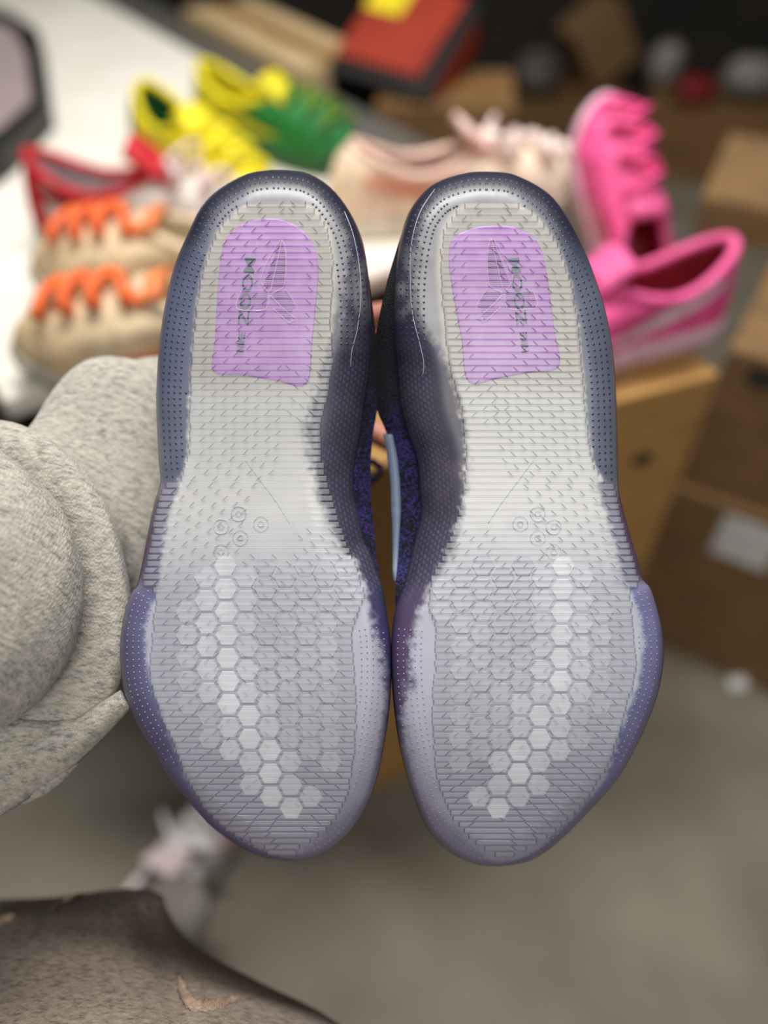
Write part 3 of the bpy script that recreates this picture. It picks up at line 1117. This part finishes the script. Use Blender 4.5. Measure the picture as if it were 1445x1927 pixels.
# trousers: thigh towards us, bent knee, shin going down to the floor
rows_ = [(1672, 190, 3, .470, .004), (1676, 190, 62, .468, .018), (1684, 170, 118, .464, .030), (1698, 140, 168, .460, .042), (1720, 110, 205, .455, .052),
         (1760, 95, 250, .448, .060), (1800, 100, 300, .440, .066), (1850, 120, 372, .430, .072), (1927, 160, 478, .412, .080),
         (2060, 190, 560, .385, .084), (2250, 210, 640, .350, .088), (2500, 220, 700, .310, .090), (3000, 230, 820, .262, .088), (3600, 240, 950, .215, .086), (3640, 240, 60, .212, .006)]
Rw = catmull(rows_, 4, False)
t = np.linspace(0, 2 * math.pi, 90, endpoint=False)
V = []
for k, (py_, c_, a_, d_, b_) in enumerate(Rw):
    xx = c_ + a_ * np.cos(t)
    fold = .006 * np.exp(-((xx - (265 + (py_ - 1690) * .32)) / 26) ** 2) * sst(1684, 1740, py_)
    fold = fold + .005 * (fbm(xx / 130 + 3, np.full_like(xx, py_ / 90), 9) - .5) * sst(1690, 1740, py_)
    yy_ = py_ + 10 * np.sin(xx / 70) * (1 - sst(1690, 1800, py_))
    V.append(W(xx, yy_, d_ - b_ * np.sin(t) + fold * (np.sin(t) > 0)))
leg = mesh('trouser_leg', np.concatenate(V), grid_faces(len(Rw), 90, True), M['trouser'], person)
leg['label'] = 'ripped taupe jersey trouser leg over a bent knee'
k0, k1 = W(150, 1900, .50), on_z(330, 1720, 0.12)
ts = np.linspace(0, 1, 12)
v, f = tube([k0 * (1 - a) + k1 * a for a in ts], [.050 - .004 * a for a in ts], 24)
mesh('trouser_shin', v, f, M['trouser'], person)


def leg_depth(x, y):
    c_, a_, d_, b_ = [np.interp(y, Rw[:, 0], Rw[:, i]) for i in (1, 2, 3, 4)]
    q = np.clip((x - c_) / a_, -.97, .97)
    return d_ - b_ * np.sqrt(1 - q * q)


for pts, wd in (([(338, 1838), (346, 1866), (360, 1890), (385, 1897), (412, 1893), (440, 1884), (470, 1880)], 11),
                ([(96, 1712), (112, 1696), (132, 1690), (158, 1682)], 4), ([(-10, 1742), (8, 1730), (28, 1724)], 12), ([(258, 1694), (270, 1708), (284, 1724)], 4)):
    q = catmull(pts, 5, False)
    r_ = wd * .3e-3 * np.sin(np.linspace(.25, math.pi - .2, len(q))) * (1 + .5 * (rng.random(len(q)) - .5))
    v, f = tube(W(q[:, 0], q[:, 1], leg_depth(q[:, 0], q[:, 1]) + .0005), r_, 8)
    v = v + (rng.random(v.shape) - .5) * .0016
    mesh('frayed_edge', v, f, M['fray'], person)


# ------------------------------------------------------------------ table
TZ = .72
ta, tn = np.array([.57, -.8216, 0]), np.array([-.8216, -.57, 0])   # along / across towards us
far_end = np.array([.166, .963, 0])
TL_, TWD = 2.6, .66
cen = far_end - ta * TL_ / 2 + tn * TWD / 2
yaw_t = math.atan2(ta[1], ta[0])
tb = empty('folding_table', (cen[0], cen[1], 0), (0, 0, yaw_t), 'white folding table crowded with sneakers', 'table')
v, f = boxv((0, 0, TZ - .014), (TL_, TWD, .028))
bevel(mesh('table_top', v, f, M['table_white'], tb, False, rel=False), .008, 3)
v, f = boxv((0, 0, TZ - .05), (TL_ - .12, TWD - .1, .04))
mesh('frame', v, f, M['metal_black'], tb, False, rel=False)
for sx in (-1, 1):
    for sy in (-1, 1):
        v, f = tube([(sx * (TL_ / 2 - .15), sy * (TWD / 2 - .09), 0), (sx * (TL_ / 2 - .15), sy * (TWD / 2 - .09), TZ - .04)], .014, 12)
        mesh('leg', v, f, M['metal_black'], tb, rel=False)
c_ = cen + ta * .72 + tn * .05
cr = empty('added_dark_crate', (c_[0], c_[1], 0), (0, 0, yaw_t), 'added black crate darkening the floor under the white table', 'crate')  # crate added to keep the space under the table dark
for nm, cc, ss in (('side', (0, .24, .2), (.8, .02, .4)), ('side', (0, -.24, .2), (.8, .02, .4)), ('end', (.39, 0, .2), (.02, .46, .4)),
                   ('end', (-.39, 0, .2), (.02, .46, .4)), ('base', (0, 0, .012), (.76, .46, .02)), ('lid', (0, 0, .412), (.84, .52, .022))):
    v, f = boxv(cc, ss)
    bevel(mesh(nm, v, f, M['metal_black'], cr, False, rel=False), .004)

# tray with a thick black rim lying on the table
z_ = TZ + .045
outer = np.array([on_z(x, y, z_) for x, y in ((-260, -60), (22, 22), (72, 56), (88, 187), (0, 273), (-300, 450))])
inner = np.array([on_z(x, y, z_) for x, y in ((-240, -30), (20, 40), (48, 93), (60, 187), (0, 240), (-280, 400))])
tc_ = outer.mean(0)
tr_ = empty('rimmed_tray', (tc_[0], tc_[1], TZ), (0, 0, 0), 'mauve-grey tray with a thick black rim on the white table', 'tray')
low = outer * [1, 1, 0] + [0, 0, TZ]
inl = inner - [0, 0, .012]
v = np.concatenate([low, outer, inner, inl])
f = grid_faces(4, 6, True)
bevel(mesh('rim', v, f, M['metal_black'], tr_, False), .004)
M['mauve'] = flat('mauve_grey_felt', (150, 134, 134), .8)
mesh('panel', inl + [0, 0, .0005], [tuple(range(6))], M['mauve'], tr_, False)


# ------------------------------------------------------------------ cartons
def axes(T, U):
    T = np.asarray(T, float) / np.linalg.norm(T)
    U = np.asarray(U, float)
    U = U - T * (U @ T)
    U /= np.linalg.norm(U)
    S_ = np.cross(U, T)
    return Matrix((T, S_, U)).transposed().to_euler()


def carton(name, label, corner, yaw, size, mat, group=None, tape=True, z0=0.0, paper=None, tilt=(0, 0), inkspots=(), open_=False, edge_mat=None):
    """corner = front-left lower corner, box runs +x along yaw, +y away"""
    w, d, h = size
    root = empty(name, (corner[0], corner[1], z0), (tilt[0], tilt[1], yaw), label, 'box', group)
    t = .004
    for nm, cc, ss in (('panel', (w / 2, t / 2, h / 2), (w, t, h)), ('panel', (w / 2, d - t / 2, h / 2), (w, t, h)),
                       ('panel', (t / 2, d / 2, h / 2), (t, d - 2 * t, h)), ('panel', (w - t / 2, d / 2, h / 2), (t, d - 2 * t, h)),
                       ('base', (w / 2, d / 2, t / 2), (w - 2 * t, d - 2 * t, t))):
        v, f = boxv(cc, ss)
        bevel(mesh(nm, v, f, mat, root, False, rel=False), .0015)
    if not open_:
        for k in (0, 1):
            v, f = boxv((w / 2, d * (.25 + .5 * k), h + t / 2), (w, d / 2 - .002, t))
            bevel(mesh('flap', v, f, mat, root, False, rel=False), .0015)
    else:
        for k, (ya, sg_) in enumerate(((0, -1), (d, 1))):
            v = np.array([(0, ya, h), (w, ya, h), (w, ya + sg_ * d * .42, h + d * .2), (0, ya + sg_ * d * .42, h + d * .2)])
            ob = mesh('flap', v, [(0, 1, 2, 3)], mat, root, False, rel=False)
            mm = ob.modifiers.new('thickness', 'SOLIDIFY')
            mm.thickness = t
    if tape and not open_:
        v, f = boxv((w / 2, d / 2, h + t + .0006), (w, .05, .001))
        mesh('tape', v, f, M['tape'], root, False, rel=False)
        v, f = boxv((-.0006, d / 2, h - .04), (.001, .05, .08))
        mesh('tape', v, f, M['tape'], root, False, rel=False)
    if paper:
        for (px_, pz_, pw_, ph_) in paper:
            v, f = boxv((px_, -.0008, pz_), (pw_, .001, ph_))
            mesh('paper_label', v, f, M['paper'], root, False, rel=False)
    for (px_, pz_, r_) in inkspots:
        a = np.linspace(0, 2 * math.pi, 16, endpoint=False)
        v = np.stack([px_ + r_ * np.cos(a), np.full(16, -.0008), pz_ + r_ * .8 * np.sin(a)], 1)
        mesh('print_mark', v, [tuple(range(16))], M['ink'], root, False, rel=False)
    return root


ya = math.atan2(.371, .928)
carton('cardboard_box', 'tall tan carton standing behind the two held shoes', (-.076, .486), ya, (.47, .25, .695), M['cardboard'], 'cartons',
       inkspots=((.40, .60, .014),))
yb = math.atan2(-.52, .85)
carton('cardboard_box', 'brown carton on the floor at the right with a white paper label', (.44, .83), yb, (.62, .46, .37), M['cardboard_brown'], 'cartons',
       paper=((.135, .315, .085, .085), (.215, .34, .05, .05)))
carton('cardboard_box', 'brown carton stacked on the labelled carton at the right', (.455, .835), yb, (.60, .44, .235), M['cardboard_brown'], 'cartons', z0=.376,
       inkspots=((.05, .21, .02),))
cb = far_end - ta * 1.2 - tn * .115
bn = empty('metal_bench', (cb[0], cb[1], 0), (0, 0, yaw_t), 'grey metal bench along the far side of the white table', 'bench')
v, f = boxv((0, 0, .645), (2.2, .17, .03))
bevel(mesh('seat', v, f, M['table_edge'], bn, False, rel=False), .004)
for sx in (-1, 1):
    v, f = boxv((sx * .95, 0, .315), (.05, .12, .63))
    bevel(mesh('leg', v, f, M['metal_black'], bn, False, rel=False), .004)
p1, p2 = on_z(405, 45, .70), on_z(690, 195, .70)
dv = p2 - p1
carton('cardboard_box', 'long pale carton on the floor beyond the white table', (p1 - dv * .3)[:2], math.atan2(dv[1], dv[0]), (np.linalg.norm(dv) * 0.9, .2, .69),
       M['cardboard_pale'], 'cartons')
gq = on_z(1190, 335, 0)
carton('cardboard_box', 'dark brown carton in the far clutter with crumpled bags on top', gq[:2], -.25, (.50, .4, .25), M['cardboard_dark'], 'cartons', tape=False)
q = q3 = on_z(1000, 285, 0)
carton('cardboard_box', 'low dark carton in the far clutter left of the bags', (q[0] - .08, q[1]), .02, (.48, .45, .16), M['cardboard_dark'], 'cartons')
carton('cardboard_box', 'small tan carton tipped up on its edge in the far clutter', (q[0] + .26, q[1] + .16), .3, (.21, .18, .24), M['cardboard_brown'], 'cartons', z0=.17,
       tilt=(0, -.6), tape=False)
q = on_z(1300, 440, .62)
carton('cardboard_box', 'shallow brown carton lid lying beyond the pink sneakers', q[:2], yb + .1, (.36, .3, .06), M['cardboard_brown'], 'cartons', z0=.617, tape=False)

# black, orange and yellow gift box with a corner towards us
M['orange_red'] = noise_mat('orange_red_card', (138, 34, 8), (156, 42, 12), 8, .6)
M['yellow_card'] = flat('yellow_card', (226, 206, 20), .6)
gx = W(925, -30, 1.56) - W(800, 172, 1.48)      # lower right edge
gb = empty('shoe_box', W(800, 172, 1.48), axes(gx, -FWD * .8 + UPV * .5), 'black and orange-red box tipped on its corner, yellow patch at its top', 'box')
for nm, cc, ss, mt in (('base', (.13, .11, -.05), (.27, .23, .09), M['metal_black']), ('front_panel', (.145, .125, .0), (.235, .195, .012), M['orange_red']),
                       ('yellow_panel', (.205, .18, .008), (.09, .085, .006), M['yellow_card']), ('side_strip', (.13, -.004, -.05), (.22, .006, .06), M['orange_red'])):
    v, f = boxv(cc, ss)
    bevel(mesh(nm, v, f, mt, gb, False, rel=False), .004)
q = W(800, 172, 1.48)
carton('cardboard_box', 'dark carton under the black and orange-red box', (q[0] - .10, q[1] + .0), -.1, (.28, .26, q[2] - .03), M['cardboard_dark'], 'cartons')


def lump(name, label, c, r, mat, seed, cat):
    n, m = 24, 14
    V = []
    for i in range(m):
        th = math.pi * i / (m - 1)
        for j in range(n):
            ph = 2 * math.pi * j / n
            d = np.array([math.sin(th) * math.cos(ph), math.sin(th) * math.sin(ph), math.cos(th)])
            k = .75 + .5 * fbm(d[0] * 2.5 + 9 + seed, d[1] * 2.5 + d[2] * 3 + 4, seed)
            V.append(np.asarray(c) + np.asarray(r) * d * k)
    o = mesh(name, V, grid_faces(m, n, True), mat)
    return tag(o, label, cat, 'crumpled bags in the far clutter')


M['bag_white'] = noise_mat('crumpled_white_plastic', (118, 114, 110), (150, 146, 142), 9, .45, bump=.6)
M['bag_red'] = flat('crumpled_red_plastic', (128, 12, 26), .4)
def on_g(x, y, z):
    c_, s_ = math.cos(-.25), math.sin(-.25)
    return (gq[0] + c_ * x - s_ * y, gq[1] + s_ * x + c_ * y, .255 + z)


lump('plastic_bag', 'large white crumpled bag on the far carton, right of the red bag', on_g(.34, .16, .07), (.10, .08, .07), M['bag_white'], 3, 'bag')
lump('plastic_bag', 'small white crumpled bag on the far carton, left of the red bag', on_g(.04, .26, .075), (.06, .06, .075), M['bag_white'], 5, 'bag')
lump('plastic_bag', 'dark red crumpled bag between two white bags', on_g(.15, .06, .045), (.075, .05, .045), M['bag_red'], 11, 'bag')
lump('plastic_bag', 'grey crumpled bag on the low carton beyond the peach sneaker', (q3[0] + .02, q3[1] + .17, .165 + .08), (.10, .11, .08), noise_mat('grey_plastic', (74, 70, 66), (92, 88, 82), 9, .5), 14, 'bag')
q = on_z(1385, 1292, 0)
v, f = boxv((0, 0, .006), (.03, .022, .012))
v = v + (rng.random(v.shape) - .5) * .006
v[:, 2] = np.maximum(v[:, 2], 0)
o = mesh('paper_scrap', v + np.array([q[0], q[1], 0]), f, M['paper'], None, False)
tag(o, 'small white paper scrap on the floor by the labelled carton', 'paper')


# ------------------------------------------------------------------ background sneakers
def sneaker(name, label, loc, rot, col, L=.29, group='sneakers on display', laces=6, open_w=.034, lspan=.56, loops=True, lr=.0042, tong=1.0):
    root = empty(name, loc, (0, 0, 0), label, 'sneaker', group)
    root.rotation_euler = rot
    m_ = {}
    for k, c in col.items():
        key = 'sneaker_' + k + '_' + '_'.join(str(int(x)) for x in c)
        if key not in M:
            M[key] = noise_mat(key, np.array(c) * .9, np.minimum(np.array(c) * 1.06, 255), 60, .6, bump=.3, bump_scale=500)
        m_[k] = M[key]
    hw = [(-.5, 0), (-.485, .017), (-.45, .027), (-.38, .033), (-.22, .034), (-.05, .034), (.1, .041), (.24, .045), (.34, .043), (.42, .034), (.47, .021), (.495, .009), (.5, 0)]
    side = catmull([(a * L, b) for a, b in hw], 4, False)
    out = np.concatenate([side, (side[::-1][1:-1]) * [1, -1]])
    out[:, 1] += .004 * np.sin((out[:, 0] / L + .1) * 4)
    n = len(out)
    spr = .014 * sst(.25, .5, out[:, 0] / L)

    def ring(s, z):
        return np.stack([out[:, 0] * s, out[:, 1] * s, z + spr], 1)
    R = [ring(.94, 0), ring(1.0, .003), ring(1.045, .012), ring(1.05, .022), ring(1.02, .029)]
    v = np.concatenate(R)
    f = grid_faces(5, n, True) + [tuple(range(n))[::-1], tuple(range(4 * n, 5 * n))]
    mesh('sole', v, f, m_['sole'], root, rel=False)
    ang = np.arctan2(out[:, 1] / .045, (out[:, 0] / (L / 2)))
    heel = np.clip(-np.cos(ang), 0, 1)
    front = np.clip(np.cos(ang), 0, 1)
    O = ring(1.0, .026)
    P = np.stack([-.055 + .078 * np.cos(ang), open_w * np.sin(ang), .074 + .034 * heel ** 1.5 + .022 * front ** 2], 1)
    up = np.array([0, 0, 1.0])
    ts = np.linspace(0, 1, 14)
    RR = np.array(S_loft(O, P, ts, 0, 1.8, up))
    mesh('upper', RR.reshape(-1, 3), grid_faces(14, n, True), m_['upper'], root, rel=False)

    def surf(j, t, off=.002):
        r = t * 13
        i0 = min(int(r), 12)
        p = RR[i0, j] * (1 - (r - i0)) + RR[i0 + 1, j] * (r - i0)
        nrm = p - np.array([p[0] * .8, 0, .035])
        return p + nrm / (np.linalg.norm(nrm) + 1e-9) * off
    v, f = tube(np.concatenate([P, P[:1]]) + [0, 0, .001], .0062, 10, False)
    mesh('collar', v, f, m_['collar'], root, rel=False)
    inn = [P * [.97, .9, 1] + [-.0015, 0, 0], P * [.93, .8, .6] + [-.004, 0, .0], np.stack([P[:, 0] * .95, P[:, 1] * .7, np.full(n, .034)], 1)]
    mesh('lining', np.concatenate(inn), grid_faces(3, n, True) + [tuple(range(2 * n, 3 * n))], m_['lining'], root, rel=False)
    # toe cap and heel panel, laid over the upper
    for nm, test, t0, t1, kk in (('toe_cap', out[:, 0] > .27 * L, 0, .42, 'toe'), ('heel_panel', out[:, 0] < -.36 * L, .05, 1.0, 'heel')):
        idx = [j for j in range(n) if test[j]]
        if nm == 'toe_cap':
            idx.sort(key=lambda j: ang[j])
        else:
            idx.sort(key=lambda j: ang[j] % (2 * math.pi))
        v = [surf(j, t, .0022) for t in np.linspace(t0, t1, 6) for j in idx]
        mesh(nm, v, grid_faces(6, len(idx)), m_[kk], root, rel=False)
    # tongue
    v = []
    for a in np.linspace(0, 1, 6):
        for b in np.linspace(-1, 1, 7):
            v.append((.062 - .062 * a, b * (.024 + .004 * a), .083 + .050 * a * tong - .008 * b * b))
    ob = mesh('tongue', v, grid_faces(6, 7), m_['tongue'], root, rel=False)
    mm = ob.modifiers.new('thickness', 'SOLIDIFY')
    mm.thickness = .008
    # laces over the throat
    for q in range(laces):
        t = .92 - lspan * q / max(1, laces - 1)
        half = .020 + .004 * q / laces
        x0 = .5 * L + (.023 - .5 * L) * (t ** 1.7)
        zz = .026 + .014 * (1 - t) + (.070) * (1 - (1 - t) ** 1.8)
        b = np.linspace(-1, 1, 9)
        sk_ = .010 if q % 2 else -.010
        v, f = tube(np.stack([x0 + sk_ * b, half * 1.25 * b, zz + .010 - .016 * b * b], 1), lr, 8)
        mesh('lace', v, f, m_['lace'], root, rel=False)
    for sgn in (-1, 1) if loops else ():
        v, f = tube([(.035 + .03 * math.sin(a * math.pi), sgn * .045 * math.sin(a * math.pi) + sgn * .004, .104 + .010 * math.sin(a * 2 * math.pi)) for a in np.linspace(0, 1, 12)], .0036, 8)
        mesh('lace_loop', v, f, m_['lace'], root, rel=False)
    # side stripe, both flanks
    for sgn in (-1, 1):
        idx = [j for j in range(n) if np.sign(out[j, 1]) == sgn and -.42 * L < out[j, 0] < .2 * L]
        idx.sort(key=lambda j: out[j, 0])
        v = []
        for w_ in (0, .5, 1):
            for i_, j in enumerate(idx):
                k = i_ / (len(idx) - 1)
                c_t = .55 - .38 * k + .25 * max(0, k - .75)
                v.append(surf(j, np.clip(c_t + (w_ - .5) * .30 * math.sin(math.pi * (k ** .7)), .03, .95), .0028))
        mesh('side_stripe', v, grid_faces(3, len(idx)), m_['stripe'], root, rel=False)
    return root


def rz(deg):
    return (0, 0, math.radians(deg))


WH, CREAM = (228, 226, 222), (226, 216, 196)
sneaker('sneaker', 'red and white sneaker at the left edge of the white table', on_z(292, 462, TZ), rz(-6),
        dict(sole=(190, 184, 164), upper=(212, 204, 196), collar=(196, 20, 34), lining=(176, 168, 172), toe=(236, 206, 198), heel=(196, 20, 34), tongue=(196, 20, 34), lace=(226, 200, 196), stripe=(150, 16, 30)))
sneaker('sneaker', 'yellow sneaker with green heel lining beside the red and white sneaker', on_z(382, 355, TZ), rz(-50),
        dict(sole=(226, 206, 0), upper=(240, 222, 0), collar=(232, 214, 0), lining=(0, 84, 34), toe=(244, 226, 0), heel=(0, 92, 38), tongue=(240, 222, 10), lace=(244, 230, 30), stripe=(232, 214, 0)), L=.31, loops=False, tong=.6)
sneaker('sneaker', 'green sneaker with yellow collar behind the yellow sneaker', on_z(520, 292, TZ), rz(-33),
        dict(sole=(16, 84, 36), upper=(14, 116, 48), collar=(232, 216, 0), lining=(196, 184, 0), toe=(12, 110, 44), heel=(222, 206, 0), tongue=(222, 206, 0), lace=(96, 140, 10), stripe=(222, 206, 0)), loops=False, tong=.7)
tan = dict(sole=(196, 190, 174), upper=(228, 204, 166), collar=(226, 206, 172), lining=(206, 190, 160), toe=(216, 190, 150), heel=(226, 190, 150), tongue=(255, 138, 78), lace=(255, 112, 50), stripe=(255, 140, 84))
sneaker('sneaker', 'tan sneaker with orange laces, the farther of the tan pair', on_z(335, 562, TZ), rz(177), tan, laces=6, lspan=.36, loops=False, lr=.0062, tong=.5, L=.31)
sneaker('sneaker', 'tan sneaker with orange laces, the nearer of the tan pair, above the grey sleeve', on_z(345, 695, TZ), rz(183), tan, laces=6, lspan=.36, loops=False, lr=.0062, tong=.5, L=.31)
sneaker('sneaker', 'peach and cream sneaker with chunky pale laces at the table end', on_z(852, 415, TZ), rz(12),
        dict(sole=(226, 218, 200), upper=(255, 224, 200), collar=(252, 208, 190), lining=(170, 136, 126), toe=(236, 226, 206), heel=(250, 220, 190), tongue=(246, 206, 196), lace=(252, 226, 218), stripe=(238, 168, 138)), laces=5, L=.34, lr=.0075)
pink = dict(sole=(238, 196, 214), upper=(255, 92, 158), collar=(255, 96, 160), lining=(128, 8, 28), toe=(255, 92, 158), heel=(250, 84, 150), tongue=(252, 100, 164), lace=(250, 84, 150), stripe=(244, 214, 230))
T_ = W(1150, 225, .925) - W(1185, 560, .965)
sneaker('sneaker', 'hot pink sneaker propped up on its heel, toe upwards', W(1142, 440, .99), axes(T_, -FWD * .95 + RGT * .22), pink, L=.31, loops=False, tong=.5)
sneaker('sneaker', 'hot pink sneaker lying on the tall tan carton in front of the propped one', on_z(1125, 668, .705), rz(200), pink, L=.29, loops=False, tong=.8)
q = on_z(330, 1690, 0)
sneaker('sneaker', 'white and pale pink sneaker worn on the floor below the bent knee', q, rz(62),
        dict(sole=(206, 206, 204), upper=(240, 236, 236), collar=(244, 236, 236), lining=(190, 170, 170), toe=(250, 196, 196), heel=(240, 236, 236), tongue=(226, 206, 206), lace=(226, 222, 222), stripe=(236, 176, 176)), group='worn shoes')

# ceiling lamps that light the room
for (lx, ly, lz, sx, sy, lab) in ((-.05, 1.05, 2.68, 1.3, .25, 'long white ceiling lamp over the table'), (.25, -.9, 2.7, .9, 1.3, 'broad white ceiling lamp behind the viewer')):
    cl = empty('ceiling_lamp', (lx, ly, lz), (0, 0, 0), lab, 'lamp', 'ceiling lamps')
    v, f = boxv((0, 0, .05), (sx + .06, sy + .06, .06))
    bevel(mesh('housing', v, f, M['white_rub'], cl, False, rel=False), .006)
    v, f = tube([(0, 0, .08), (0, 0, .32)], .01, 8)
    mesh('stem', v, f, M['white_rub'], cl, rel=False)
